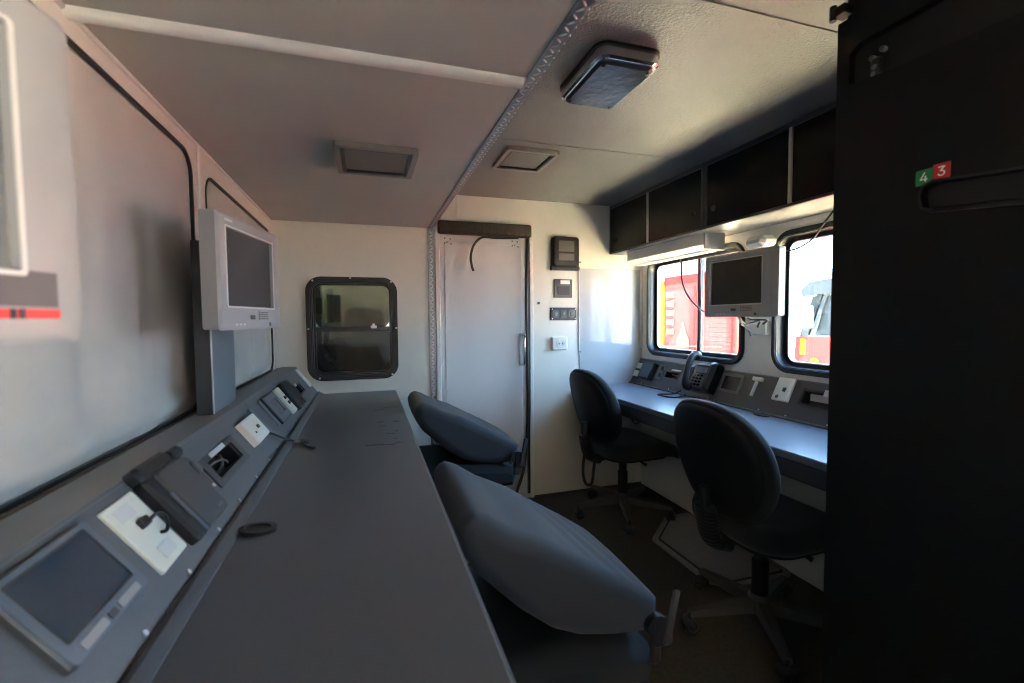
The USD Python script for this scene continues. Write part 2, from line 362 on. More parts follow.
# left windows and their fabric blinds
for i, w in enumerate((W4, W5)):
    o = thing('window_%d' % (4+i), None, None, kind='structure')
    part(o, 'rubber_seal', ring(w, .07, .0025, -.006, .009, LW, WT-.006), 'rubber')
    part(o, 'sash', ring(w, .07, -.005, -.030, .016, LW, .010), 'frame_black')
    part(o, 'pane', ex(hole(w, .07, -.02), .004, LW, .004), 'pane_tint', smooth=False)
def blind(w, n, label, seed):
    y0, y1, z0, z1 = w[0]+.006, w[1]-.006, w[2]+.002, w[3]-.006
    ny, nz = n, 40
    Y, Z = np.meshgrid(np.linspace(y0, y1, ny), np.linspace(z0, z1, nz), indexing='ij')
    P = np.stack([Y*5.5, Z*1.1, np.zeros_like(Y)], -1)
    h = (meshkit.fbm(P, 3, seed)-.5)*.046*np.clip((z1-Z)/.3, .15, 1) + .017*np.exp(-((Z-z0-.045)/.020)**2)-.008*np.exp(-((Z-z0)/.012)**2) + .004*np.sin(Y*19+Z*2)*np.clip((z1-Z)/.4, .1, 1)
    r = .062                                                      # corners follow the rounded opening
    cy = np.clip(Y, y0+r, y1-r); dyy = Y-cy
    lim = np.sqrt(np.maximum(r*r-dyy**2, 0)); Zt = np.minimum(Z, z1-r+lim); Zc = Zt
    X = XL-.010+np.clip(h, -.010, .024)
    A = np.stack([X, Y, Zc], -1).reshape(-1, 3); B = A - [.004, 0, 0]
    Fc = []
    for i in range(ny-1):
        for j in range(nz-1):
            a = i*nz+j; Fc += [(a, a+nz, a+nz+1), (a, a+nz+1, a+1)]
    Fc = np.array(Fc); N = len(A)
    m = trimesh.Trimesh(np.vstack([A, B]), np.vstack([Fc, Fc[:, ::-1]+N]), process=False)
    o = thing('window_blind', label, 'blind', 'fabric blinds on the left windows')
    part(o, 'fabric', m, 'blind', smooth=True)
    part(o, 'backing', bx(XL-.040, XL-.034, w[0]+.004, w[1]-.004, w[2]+.002, w[3]-.004, .001), 'rubber', 'black backing board')
blind(W4, 120, 'large pale grey fabric blind filling the near left window', 3)
blind(W5, 90, 'smaller pale grey fabric blind behind the far left monitor', 9)

# ------------------------------------------------------------------ door in the back wall
d1 = thing('door_1', None, None, kind='structure')
part(d1, 'slab', [bx(.445, 1.016, D+.012, D+.045, .03, 1.742, .002), bx(.47, .985, D+.006, D+.013, .07, 1.70, .004)], 'door_white')
part(d1, 'jamb', bx(.410, .442, D-.010, D+.05, 0, 1.83, .004), 'trim_white')
part(d1, 'jamb', bx(1.034, 1.060, D-.010, D+.05, 0, 1.80, .004), 'trim_white')
part(d1, 'lintel', bx(.44, 1.036, D+.004, D+.05, 1.742, 1.83, .002), 'trim_white')
part(d1, 'gasket', bx(1.017, 1.034, D-.004, D+.03, .03, 1.75, .003), 'rubber')
part(d1, 'foam_header', exc(rr(.612, .080, .012), .045, .012, T((.735, D+.002, 1.788), (1, 0, 0), (0, 0, 1))), 'foam_brown', 'dark brown ribbed foam strip above the door')
part(d1, 'foam_ribs', [bx(.44+i*.0245, .450+i*.0245, D-.0455, D-.042, 1.753, 1.824, .001) for i in range(24)], 'foam_brown', kind='stuff')
hd = part(d1, 'handle', [tube([(.985, D+.012, 1.105), (.985, D-.035, 1.095), (.985, D-.045, 1.01), (.985, D-.035, .925), (.985, D+.012, .915)], .009, 12)], 'chrome', 'chrome bow door handle')
part(d1, 'handle_plate', bx(.965, 1.010, D-.002, D+.008, .90, 1.12, .003), 'aluminium')
for x0 in (.455, .90):
    part(d1, 'hinge_marks', [mv(cyl(.005, .003, (0, 0, 0), (0, 1, 0), 8), x0+dx, D+.005, dz) for dx, dz in ((.02, 1.725), (.055, 1.722), (.035, 1.700), (.06, 1.69), (.02, 1.695))], 'label_grey')
single('hanging_cable', tube([(.95, D-.030, 1.742), (.80, D-.032, 1.735), (.71, D-.034, 1.735), (.655, D-.036, 1.685), (.632, D-.036, 1.61), (.640, D-.036, 1.545), (.650, D-.036, 1.52)], .008, 10), 'black_plastic', 'black cable end hanging in a curve in front of the white door', 'cable')
single('rubber_hose', tube([(1.012, D-.03, 1.74), (1.004, D-.035, 1.3), (1.006, D-.036, .95), (1.008, D-.036, .64), (.995, D-.040, .40), (.97, D-.05, .22), (.91, D-.07, .07), (.86, D-.10, .012)], .010, 10), 'rubber', 'black hose running down the door edge and curving to the floor', 'hose')

# ------------------------------------------------------------------ wall panel and devices right of the door
wp = thing('wall_panel', 'glossy white panel on the back wall beside the window corner', 'wall panel')
part(wp, 'board', bx(1.400, XR-.001, D-.006, D, .60, 1.56, .001), 'board_white')
part(wp, 'edge_strip', bx(1.392, 1.400, D-.009, D, .97, 1.60, .002), 'trim_white')
for z in (.985, 1.60): part(wp, 'screw', cyl(.006, .006, (1.402, D-.010, z), (0, 1, 0), 10), 'label_grey')
setting('trim_5', bx(.553, .577, D-.007, D, 1.845, ZR, .002), 'trim_white')
BF = T((0, D, 0), (1, 0, 0), (0, 0, 1))                         # local z points into the room
def bplace(cx, cz, dz=0.): return T((cx, D-dz, cz), (1, 0, 0), (0, 0, 1))
th = thing('control_panel', 'black wall control panel with two grey displays right of the door', 'control panel')
part(th, 'housing', exc(rr(.196, .205, .022), .042, .012, bplace(1.287, 1.662)), 'black_plastic')
part(th, 'base', ex(rr(.205, .03, .006), .03, bplace(1.287, 1.555)), 'black_plastic')
part(th, 'display', ex(rr(.112, .072, .004), .002, bplace(1.287, 1.700, .0415)), 'label_grey', 'grey display')
part(th, 'display', ex(rr(.112, .045, .004), .002, bplace(1.287, 1.628, .0415)), 'label_grey')
sp = thing('switch_plate', 'dark grey square switch plate under the control panel', 'switch')
part(sp, 'plate', exc(rr(.134, .126, .006), .010, .003, bplace(1.277, 1.420)), 'device_grey')
part(sp, 'display', ex(rr(.07, .026, .003), .003, bplace(1.290, 1.462, .009)), 'label_light', 'pale display strip')
part(sp, 'keypad', ex(rr(.085, .06, .004), .004, bplace(1.277, 1.405, .009)), 'black_plastic')
so = thing('socket_strip', 'black three-gang socket strip with screws on the back wall', 'socket')
part(so, 'plate', exc(rr(.193, .086, .006), .012, .003, bplace(1.280, 1.247)), 'black_plastic')
for i in range(3):
    part(so, 'socket', ex(rr(.044, .052, .010), .004, bplace(1.222+i*.058, 1.247, .011)), 'label_grey')
    part(so, 'switch', ex(rr(.016, .026, .003), .008, bplace(1.222+i*.058, 1.247, .013)), 'black_gloss')
for dx in (-.085, .085):
    for dz in (-.032, .032): part(so, 'screw', cyl(.004, .004, (1.280+dx, D-.013, 1.247+dz), (0, 1, 0), 8), 'aluminium')
ws = thing('mains_socket', 'small white rounded mains socket low on the back wall', 'socket')
part(ws, 'plate', exc(rr(.115, .092, .012), .026, .008, bplace(1.245, 1.046)), 'socket_white')
part(ws, 'face', ex(Point(0, 0).buffer(.030).difference(Point(0, 0).buffer(.024)), .004, bplace(1.250, 1.046, .025)), 'trim_white')
part(ws, 'pin_holes', [ex(rr(.006, .012, .001), .002, bplace(1.238+i*.024, 1.046, .0255)) for i in range(2)], 'device_grey')
single('wall_stud', cyl(.007, .012, (1.10, D-.006, 1.32), (0, 1, 0), 12), 'label_grey', 'small round stud on the white wall right of the door', 'stud')

# ------------------------------------------------------------------ ceiling lamps
def ceiling_lamp(cx, cy, z, w, l, label, h=.018, chrome=False):
    o = thing('ceiling_lamp', label, 'ceiling light', 'ceiling lamps', loc=(cx, cy, z))
    dn = T((cx, cy, z), (1, 0, 0), (0, -1, 0))
    if chrome:
        part(o, 'gasket', ex(rr(w+.012, l+.012, .042), .008, dn), 'rubber')
        part(o, 'housing', exc(rr(w, l, .034), .036, .006, dn, .006), 'chrome', 'chrome domed housing')
        part(o, 'lens', exc(rr(w*.88, l*.88, .022),   .010, .006, dn, .041), 'lamp_lens_clear', 'clear prismatic lens')
        for sx in (-1, 1):
            for sy in (-1, 1): part(o, 'screw', cyl(.006, .006, (cx+sx*w*.36, cy+sy*l*.38, z-.052), n=10), 'black_plastic')
    else:
        part(o, 'frame', ex(rr(w, l, .012).difference(rr(w-.036, l-.036, .008)), h, dn), 'lamp_frame')
        part(o, 'shadow_gap', ex(rr(w-.037, l-.037, .008).difference(rr(w-.064, l-.064, .006)), h*.85, dn), 'black_plastic')
        part(o, 'lens', ex(rr(w-.065, l-.065, .006), h*.5, dn), 'lamp_lens', 'ribbed frosted lens')
ceiling_lamp(.043, 1.713, ZL, .268, .290, 'recessed grey ceiling lamp on the low left ceiling')
ceiling_lamp(.750, 2.155, ZR, .255, .280, 'small flat ceiling lamp near the door on the high ceiling')
ceiling_lamp(.745, 1.340, ZR, .205, .300, 'chrome domed ceiling lamp on the high right ceiling', chrome=True)

# ------------------------------------------------------------------ left desk and console
ZD = .785
ds = thing('left_desk', 'long dark grey worktop under the left windows', 'desk')
part(ds, 'worktop', bx(-.47, .157, YF+.3, D-.002, ZD-.030, ZD, .004), 'desk_grey')
part(ds, 'edge_band', bx(.1565, .160, YF+.3, D-.004, ZD-.028, ZD-.003, .001), 'device_silver', 'pale edge strip')
part(ds, 'front_panel', bx(-.30, -.27, YF+.3, D-.002, 0, ZD-.030, .002), 'apron')
for y in (-1.2, .4, 1.75, D-.03): part(ds, 'leg', bx(-.28, .06, y, y+.025, 0, ZD-.030, .002), 'apron')
rg = random.Random(8)
ms = []
for (x, y, l, w, a) in ((.045, 2.27, .05, .010, .1), (.075, 2.32, .035, .006, .2), (.11, 2.33, .04, .006, 0), (.045, 2.00, .03, .012, .3), (.108, 1.99, .03, .018, .2), (.05, 1.92, .03, .008, 0), (.075, 1.78, .035, .008, 0), (.10, 1.82, .02, .006, 1), (.015, 1.635, .06, .014, .03), (.06, 1.625, .05, .010, -.12), (.095, 1.64, .03, .006, .15), (.09, 1.70, .02, .005, .8)):
    ms.append(mv(rot(ex(rr(l, w, w*.45), .0006), a, (0, 0, 1)), x, y, ZD))
part(ds, 'scuff', ms, 'scuff', 'dark glue marks on the far end of the worktop', kind='stuff')
gm = thing('cable_grommet', 'black oval cable grommet lying in the near part of the left worktop', 'grommet', loc=(-.223, 1.036, ZD))
part(gm, 'rim', ex(affinity.scale(Point(0, 0).buffer(.030), 1.25, .9).difference(affinity.scale(Point(0, 0).buffer(.022), 1.2, .85)), .008, T((-.223, 1.036, ZD), (math.cos(-.3), math.sin(-.3), 0), (math.sin(.3), math.cos(.3), 0))), 'black_plastic')
part(gm, 'lid', ex(affinity.scale(Point(0, 0).buffer(.022), 1.22, .87), .004, T((-.223, 1.036, ZD), (math.cos(-.3), math.sin(-.3), 0), (math.sin(.3), math.cos(.3), 0))), 'rubber')

cn = thing('left_console', 'sloping blue grey equipment console along the left wall', 'console')
prof = Polygon([(-.275, ZD), (-.275, .792), (-.278, .80), (-.430, .940), (-.500, .950), (-.506, .950), (-.506, ZD)])
cut = None
def yex(poly, y0, y1): return at(trimesh.creation.extrude_polygon(poly, y1-y0, engine='earcut'), T((0, y1, 0), (1, 0, 0), (0, 0, 1)))
LCo = T((-.285, 0, .797), (0, 1, 0), (-.595, 0, .804))            # x = world y, y = up the slope, z = out of the panel
YJ = 1.705
def lpanel(y0, y1, holes):
    face = sbox(y0, 0, y1, .190)
    for h in holes: face = face.difference(h)
    return ex(face, .006, LCo, -.006)
REC = sbox(1.185, .072, 1.375, .119); SQ = rr(.14, .045, .006, 2.55, .088)
part(cn, 'sloping_panel', lpanel(YF+.3, YJ-.0015, [REC]), 'console_grey')
part(cn, 'sloping_panel', lpanel(YJ+.0015, D-.003, [SQ]), 'console_grey')
part(cn, 'back_ledge', yex(Polygon([(-.394, .9445), (-.399, .950), (-.474, .951), (-.478, .948), (-.478, .90), (-.405, .90)]), YF+.3, D-.003), 'console_back', 'lighter ledge along the top of the console')
part(cn, 'back_channel', bx(-.506, -.4785, YF+.3, D-.003, .90, .936, .001), 'rubber', 'black channel behind the ledge')
part(cn, 'lower_lip', yex(Polygon([(-.290, ZD), (-.290, .789), (-.284, .7975), (-.262, .792), (-.256, .788), (-.256, ZD)]), YF+.3, D-.003), 'console_grey')
part(cn, 'shadow_gap', yex(Polygon([(-.286, .794), (-.279, .8015), (-.274, .7985), (-.276, .792)]), YF+.3, D-.003), 'rubber')
part(cn, 'end_cheek', yex(Polygon([(-.288, ZD), (-.288, .792), (-.400, .944), (-.50, .945), (-.50, ZD)]), D-.008, D-.003), 'console_grey')
for y in (.706, .862, 1.021, 1.175, 1.34, 1.50, 1.64, 1.88, 2.05, 2.3): part(cn, 'screw', at(cyl(.0045, .004, (0, 0, 0), n=10), LCo@T((y, .008, .001), (1, 0, 0), (0, 1, 0))), 'aluminium')
for y in (1.686, 1.825): part(cn, 'joint_strip', exc(rr(.030, .112, .004), .006, .002, LCo@T((y, .104, 0), (1, 0, 0), (0, 1, 0))), 'device_silver', 'pale strip beside the panel joint')
part(cn, 'end_strip', exc(rr(.05, .125, .008), .008, .003, LCo@T((2.82, .115, 0), (1, 0, 0), (.0, 1, 0))), 'label_light', 'pale strip at the far end of the console')
for h in (REC, SQ): part(cn, 'recess_well', [ex(h.buffer(.004).difference(h), .044, LCo, -.0505), ex(h.buffer(.004), .003, LCo, -.052)], 'slot_black')
def on_l(y, v, z=0.): return LCo@T((y, v, z), (1, 0, 0), (0, 1, 0))

# near screen device
dv = thing('intercom_screen', 'silver framed touch screen unit on the near end of the left console', 'screen')
part(dv, 'housing', exc(rr(.176, .126, .008), .010, .003, on_l(.680, .111)), 'device_grey')
part(dv, 'bezel', ex(rr(.172, .122, .007).difference(rr(.148, .092, .004, .0, .008)), .004, on_l(.680, .111, .009)), 'device_silver', 'silver bezel')
part(dv, 'screen', ex(rr(.142, .086, .003), .003, on_l(.680, .119, .009)), 'screen_blue', 'dark blue screen')
part(dv, 'screen_rim', ex(rr(.150, .094, .004).difference(rr(.141, .085, .003)), .0035, on_l(.680, .119, .009)), 'rubber')
for i, y in enumerate((.640, .720)):
    part(dv, 'button_row', ex(rr(.050, .011, .003), .0015, on_l(y, .060, .013)), 'monitor_side', 'grey button row')
part(dv, 'badge', ex(rr(.016, .010, .002), .001, on_l(.680, .060, .013)), 'device_grey')
# cream plate with cable entry
pl = thing('cable_plate', 'cream blanking plate with a short black cable looping through it', 'plate')
part(pl, 'plate', exc(rr(.094, .130, .003), .006, .002, on_l(.859, .103)), 'plate_cream')
part(pl, 'cable', at(tube([(.866, .110, .0), (.866, .114, .016), (.878, .114, .022), (.893, .104, .020), (.896, .090, .014), (.886, .082, .010), (.876, .086, .008)], .0030, 8), LCo), 'black_plastic')
part(pl, 'plug', at(bx(.850, .874, .108, .124, .003, .014, .002), LCo), 'black_plastic')
part(pl, 'label', ex(rr(.045, .024, .001), .0006, on_l(.850, .146, .006)), 'label_light')
part(pl, 'label', ex(rr(.040, .024, .001), .0006, on_l(.862, .062, .006)), 'label_light')
# telephone cradle
cr = thing('phone_cradle', 'black plastic telephone cradle with rounded ears between cream plate and cable well', 'phone cradle')
part(cr, 'base', exc(rr(.150, .145, .010), .020, .006, on_l(.995, .100)), 'black_plastic')
part(cr, 'cover', exc(rr(.120, .140, .008), .008, .005, on_l(1.012, .099, .019)), 'device_grey')
part(cr, 'ridge', at(bx(.948, .953, .030, .125, .019, .0255, .002), LCo), 'device_silver')
part(cr, 'ear', exc(rr(.13, .030, .012), .022, .006, on_l(.985, .181)), 'black_plastic')
part(cr, 'ear', exc(rr(.042, .10, .018), .020, .006, on_l(1.085, .115)), 'device_grey')
part(cr, 'ear', exc(rr(.06, .024, .010), .020, .006, on_l(1.085, .178)), 'black_plastic')
part(cr, 'hook_rest', exc(rr(.022, .030, .006), .008, .003, on_l(1.094, .130, .018)), 'label_grey', 'grey hook rest')
part(cr, 'indicator', ex(rr(.009, .008, .002), .003, on_l(1.092, .078, .0195)), 'label_light')
part(cr, 'badge', ex(rr(.030, .007, .002), .0012, on_l(1.040, .044, .0265)), 'label_grey')
# cable well with label
cw = thing('cable_well', 'dark square cable well with loose wires and a small white label', 'cable well')
part(cw, 'frame', ex(rr(.250, .078, .005, 1.280, .095).difference(REC), .004, LCo), 'device_grey')
part(cw, 'label', ex(rr(.105, .012, .002), .002, on_l(1.270, .127, .004)), 'label_light')
part(cw, 'wire', at(tube([(1.20, .10, -.04), (1.24, .108, -.014), (1.28, .10, -.006), (1.31, .085, -.012), (1.33, .08, -.04)], .0028, 8), LCo), 'label_grey')
part(cw, 'wire', at(tube([(1.26, .08, -.04), (1.27, .09, -.012), (1.30, .108, -.010), (1.34, .112, -.03)], .0028, 8), LCo), 'label_grey')
part(cw, 'wire', at(tube([(1.21, .085, -.04), (1.27, .083, -.02), (1.32, .10, -.02), (1.35, .105, -.04)], .004, 8), LCo), 'device_grey')
# white socket box
sk = thing('surface_socket', 'square white surface socket box in the middle of the left console', 'socket')
part(sk, 'box', exc(rr(.148, .082, .004), .020, .003, on_l(1.558, .102)), 'socket_white')
part(sk, 'switch', ex(rr(.020, .012, .001), .003, on_l(1.575, .102, .020)), 'device_grey')
part(sk, 'keyhole', ex(rr(.008, .006, .001), .002, on_l(1.525, .092, .020)), 'device_grey')
single('charger_cable', [tube([(-.322, 1.61, .865), (-.306, 1.64, .852), (-.285, 1.68, .828), (-.270, 1.72, .807), (-.25, 1.735, .797)], .0036, 8)], 'black_plastic', 'thin black cable from the white socket box to the desk edge', 'cable')
pg = thing('cable_plug', 'small grey and black plug lying at the back of the left worktop', 'plug')
part(pg, 'boot', tube([(-.252, 1.735, .797), (-.228, 1.74, .794), (-.205, 1.73, .792)], [.005, .008, .006], 10), 'label_grey', 'grey plug boot')
part(pg, 'lead', tube([(-.225, 1.735, .790), (-.205, 1.68, .789), (-.178, 1.645, .790)], [.003, .003, .005], 8), 'black_plastic')
# framed small display + switch strip + black box
fd = thing('small_display', 'small grey framed display set in the far half of the left console', 'display')
part(fd, 'frame', ex(rr(.185, .112, .004).difference(rr(.115, .066, .003)), .010, on_l(1.962, .102)), 'device_silver')
part(fd, 'rim', ex(rr(.195, .122, .004).difference(rr(.184, .111, .004)), .007, on_l(1.962, .102)), 'black_plastic')
part(fd, 'screen', ex(rr(.116, .067, .002), .004, on_l(1.962, .102)), 'console_grey')
sw = thing('switch_strip', 'cream strip with two black rocker switches beside the small display', 'switch')
part(sw, 'strip', exc(rr(.078, .128, .004), .012, .003, on_l(2.130, .097)), 'socket_white')
for v in (.082, .108): part(sw, 'rocker', ex(rr(.030, .014, .002), .005, on_l(2.130, v, .012)), 'black_plastic')
bb = thing('relay_box', 'raised black box beside the cream switch strip on the left console', 'box')
part(bb, 'body', exc(rr(.160, .142, .010), .026, .008, on_l(2.275, .095)), 'black_plastic')
part(bb, 'cap', exc(rr(.05, .03, .006), .010, .003, on_l(2.31, .045, .025)), 'device_grey')
cs = thing('console_socket', 'black socket opening with pale tab at the far end of the left console', 'socket')
part(cs, 'frame', ex(rr(.172, .060, .008, 2.55, .088).difference(SQ), .004, LCo), 'black_plastic')
part(cs, 'tab', ex(rr(.045, .015, .003), .006, on_l(2.505, .116)), 'label_light', 'pale tab')

# cables behind the console along the near left window
single('window_pipe', tube([(-.490, .2, .941), (-.490, 1.15, .941)], .005, 8), 'brown_pipe', 'thin brown rod lying in the channel under the near left window', 'rod')

# ------------------------------------------------------------------ monitors
def monitor(name, label, o, face, w=.42, h=.295, post=None, extra=None, sw_=.285, sh=.197):
    """o: centre of the front face, face: horizontal facing direction."""
    t = thing(name, label, 'monitor', 'grey monitors', loc=tuple(o))
    n = np.array([face[0], face[1], 0.]); n /= np.linalg.norm(n); x = np.cross([0, 0, 1.], n)
    F = T(o, x, (0, 0, 1))                                        # local z = facing
    up = .012
    part(t, 'housing', cat([exc(rr(w*.68, h*.78, .02), .036, .015, F@T((.020, 0, -.032), (-1, 0, 0), (0, 1, 0))), ex(rr(w-.036, h-.004, .010, .016), .036, F, -.034)]), 'monitor_side')
    opening = rr(sw_, sh, .003, 0, up)
    # bevelled bezel: outer ring slopes back, inner ring is flat
    a, b = rr(w-.032, h, .012, .016), rr(w-.072, h-.018, .008, .002)
    A = np.array(affinity.scale(a, 1, 1).exterior.coords)[:-1]; Bc = np.array(b.exterior.coords)[:-1]
    k = len(A); ang = lambda P: P
    ringm = trimesh.convex.convex_hull(np.vstack([np.c_[A, np.full(k, .003)], np.c_[Bc, np.full(len(Bc), .010)]]))
    import manifold3d as m3
    def mm(tm): return m3.Manifold(m3.Mesh(np.array(tm.vertices, np.float32), np.array(tm.faces, np.uint32)))
    cutm = ex(opening, .05, None, -.02)
    r = (mm(ringm) - mm(cutm)).to_mesh()
    part(t, 'bezel', at(trimesh.Trimesh(r.vert_properties[:, :3], r.tri_verts), F), 'monitor_grey')
    part(t, 'bezel_rim', ex(rr(sw_+.008, sh+.008, .004, 0, up).difference(opening), .0025, F, .0095), 'trim_white', 'bright rim round the screen')
    part(t, 'screen', ex(opening, .006, F, -.004), 'screen')
    part(t, 'badge', ex(rr(.028, .012, .002), .001, F@T((-.005, -h/2+.033, .010), (1, 0, 0), (0, 1, 0))), 'device_grey')
    part(t, 'maker_label', ex(rr(.040, .006, .001), .0008, F@T((-.125, h/2-.020, .010), (1, 0, 0), (0, 1, 0))), 'label_light')
    if extra != 'red':
        part(t, 'info_label', [ex(rr(.055, .003, .001), .0008, F@T((.070+dx, -h/2+.029+k*.006, .010), (1, 0, 0), (0, 1, 0))) for k, dx in enumerate((0, .002, -.003, .001))] + [ex(rr(.002, .026, .0005), .0008, F@T((.036, -h/2+.038, .010), (1, 0, 0), (0, 1, 0)))], 'label_grey')
    part(t, 'knob', at(cyl(.006, .006, (.112, -h/2+.013, .008), n=12), F), 'device_grey')
    part(t, 'buttons', [ex(rr(.012, .005, .001), .003, F@T((-.10+i*.022, -h/2+.014, .008), (1, 0, 0), (0, 1, 0))) for i in range(3)], 'label_light')
    if extra == 'red':
        part(t, 'info_label', ex(rr(.110, .030, .001), .001, F@T((.120, -h/2+.047, .010), (1, 0, 0), (0, 1, 0))), 'label_grey', 'mauve grey label')
        part(t, 'warning_strip', ex(rr(.112, .008, .001), .0015, F@T((.120, -h/2+.026, .010), (1, 0, 0), (0, 1, 0))), 'label_red', 'red strip below the label')
        part(t, 'strip_marks', [ex(rr(.005, .008, .0005), .002, F@T((.132+i*.008, -h/2+.026, .010), (1, 0, 0), (0, 1, 0))) for i in range(2)], 'black_plastic')
    return t, F
m1, F1 = monitor('monitor', 'grey flat monitor with dark screen on the far left post', ((-.352-.273)/2, (1.238+1.654)/2, 1.340), (.416, -.079))
part(m1, 'bracket', [bx(-.419, -.372, 1.50, 1.60, 1.27, 1.41, .004)], 'post_dark')
m2_, F2 = monitor('monitor', 'blurred pale grey monitor cut off by the left edge of the picture', (-.307, .344, 1.344), (.981, -.193), extra='red')
part(m2_, 'bracket', [bx(-.419, -.370, .28, .40, 1.27, 1.41, .004)], 'post_dark')
m3_, F3 = monitor('monitor', 'grey flat monitor hanging between the two right windows', (1.580, 1.668, 1.360), (-1, -.045), w=.435, h=.288)
part(m3_, 'bracket', [bx(1.62, 1.70, 1.68, 1.76, 1.33, 1.45, .004), bx(1.70, 1.893, 1.70, 1.74, 1.37, 1.41, .006)], 'post_dark')
part(m3_, 'mount_cap', [bx(1.76, 1.86, 1.70, 1.82, 1.545, 1.600, .02)], 'monitor_side', 'white plastic cap of the hanging bracket')
for i, (y, label) in enumerate(((1.49, 'grey square post carrying the far left monitor'), (.24, 'grey square post carrying the near left monitor'))):
    ps = thing('monitor_post', label, 'post', 'monitor posts on the left console')
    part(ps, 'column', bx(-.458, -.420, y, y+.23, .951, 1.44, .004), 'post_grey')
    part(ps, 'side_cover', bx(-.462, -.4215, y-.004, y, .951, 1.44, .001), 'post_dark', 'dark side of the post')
    part(ps, 'edge_strip', bx(-.423, -.4195, y-.005, y+.003, .951, 1.44, .001), 'silver')
single('window_wire', tube([(1.85, 2.42, 1.63), (1.84, 2.385, 1.55), (1.84, 2.372, 1.43), (1.84, 2.31, 1.335), (1.83, 2.19, 1.258), (1.76, 2.0, 1.225), (1.66, 1.85, 1.235)], .0065, 8), 'black_plastic', 'thin black wire drooping across the far right window to the hanging monitor', 'wire')
single('window_wire', tube([(1.86, 1.44, 1.655), (1.86, 1.49, 1.60), (1.86, 1.53, 1.555), (1.86, 1.60, 1.525), (1.86, 1.68, 1.52), (1.84, 1.76, 1.53)], .004, 8), 'black_plastic', 'thin black wire drooping across the near right window beside the monitor', 'wire')
jb = thing('junction_box', 'small beige junction box with tangled wires under the hanging monitor', 'junction box')
part(jb, 'box', bx(1.862, 1.895, 1.77, 1.86, 1.125, 1.20, .006), 'plate_cream')
for k, P in enumerate(([(1.70, 1.78, 1.23), (1.75, 1.815, 1.19), (1.79, 1.81, 1.155), (1.80, 1.80, 1.12)], [(1.68, 1.76, 1.23), (1.74, 1.78, 1.185), (1.80, 1.755, 1.195), (1.84, 1.80, 1.17), (1.864, 1.82, 1.165)], [(1.70, 1.74, 1.23), (1.77, 1.775, 1.205), (1.82, 1.73, 1.20), (1.864, 1.79, 1.18)])):
    part(jb, 'wire', tube(P, .0045, 7), 'black_plastic')
# ------------------------------------------------------------------ overhead cabinets, right
ZB, ZT, XC = 1.660, 1.992, 1.634
def overhead(y0, y1, split, label):
    o = thing('overhead_cabinet', label, 'cabinet', 'black overhead cabinets')
    part(o, 'body', bx(XC+.022, XR-.001, y0, y1, ZB+.006, ZT, .002), 'cab_edge')
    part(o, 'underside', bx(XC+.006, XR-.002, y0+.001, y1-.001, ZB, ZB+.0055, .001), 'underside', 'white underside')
    part(o, 'frame', [bx(XC-.002, XC+.022, y0, y1, ZT-.020, ZT, .002), bx(XC-.002, XC+.022, y0, y1, ZB, ZB+.012, .002), bx(XC-.002, XC+.022, y0, y0+.018, ZB, ZT, .002), bx(XC-.002, XC+.022, y1-.018, y1, ZB, ZT, .002)], 'cab_edge')
    part(o, 'divider', bx(XC-.005, XC+.020, split-.007, split+.007, ZB+.012, ZT-.020, .002), 'silver', 'silver divider strip')
    for a, b, e in ((y0+.019, split-.008, 1), (split+.008, y1-.019, -1)):
        d = part(o, 'door', bx(XC+.002, XC+.018, a, b, ZB+.014, ZT-.022, .002), 'cab_door', 'glossy black door')
        yk = a+.05 if e > 0 else b-.05
        part(d, 'knob', cyl(.012, .010, (XC-.003, yk, ZB+.09), (1, 0, 0), 14), 'black_plastic')
overhead(1.951, D-.003, 2.437, 'far black overhead cabinet pair in the back corner above the far right window')
overhead(1.020, 1.945, 1.451, 'near black overhead cabinet pair above the hanging monitor')
ul = thing('strip_light', 'long white strip light under the far overhead cabinet', 'strip light')
part(ul, 'housing', at(trimesh.creation.extrude_polygon(Polygon([(1.70, ZB), (1.695, 1.600), (1.74, 1.575), (1.80, 1.575), (1.82, ZB)]), .75, engine='earcut'), T((0, 2.765, 0), (1, 0, 0), (0, 0, 1))), 'trim_white')
part(ul, 'diffuser', at(trimesh.creation.extrude_polygon(Polygon([(1.735, 1.5768), (1.745, 1.568), (1.795, 1.568), (1.80, 1.5768)]), .70, engine='earcut'), T((0, 2.74, 0), (1, 0, 0), (0, 0, 1))), 'label_light')
part(ul, 'end_cap', bx(1.692, 1.822, 2.005, 2.016, 1.572, ZB, .002), 'monitor_side')
single('corner_conduit', tube([(1.885, D-.012, 1.0), (1.885, D-.012, 1.64)], .010, 8), 'trim_white', 'thin white conduit in the corner beside the far right window', 'conduit')

# ------------------------------------------------------------------ right desk and console
ZQ = .75
rd = thing('right_desk', 'blue grey worktop under the right windows', 'desk')
part(rd, 'worktop', bx(1.375, XR-.001, .90, D-.002, ZQ-.028, ZQ, .004), 'desk_blue')
part(rd, 'apron', bx(1.380, 1.400, .90, D-.002, ZQ-.085, ZQ-.028, .003), 'apron')
part(rd, 'keyboard_tray', bx(1.42, 1.80, 1.05, D-.01, ZQ-.11, ZQ-.085, .004), 'apron')
part(rd, 'hanging_lead', tube([(1.46, 2.20, .66), (1.45, 2.24, .62), (1.46, 2.30, .61), (1.47, 2.36, .645)], .004, 8), 'label_grey')
rs = thing('red_switch', 'small red plate on the front edge of the right desk behind the near chair', 'switch')
part(rs, 'plate', exc(rr(.052, .052, .004), .010, .002, T((1.378, 1.290, .715), (0, -1, 0), (0, 0, 1))), 'red_sign')
part(rs, 'rim', ex(rr(.046, .046, .003).difference(rr(.040, .040, .003)), .002, T((1.378-.0095, 1.290, .715), (0, -1, 0), (0, 0, 1))), 'label_red', 'brighter red border')
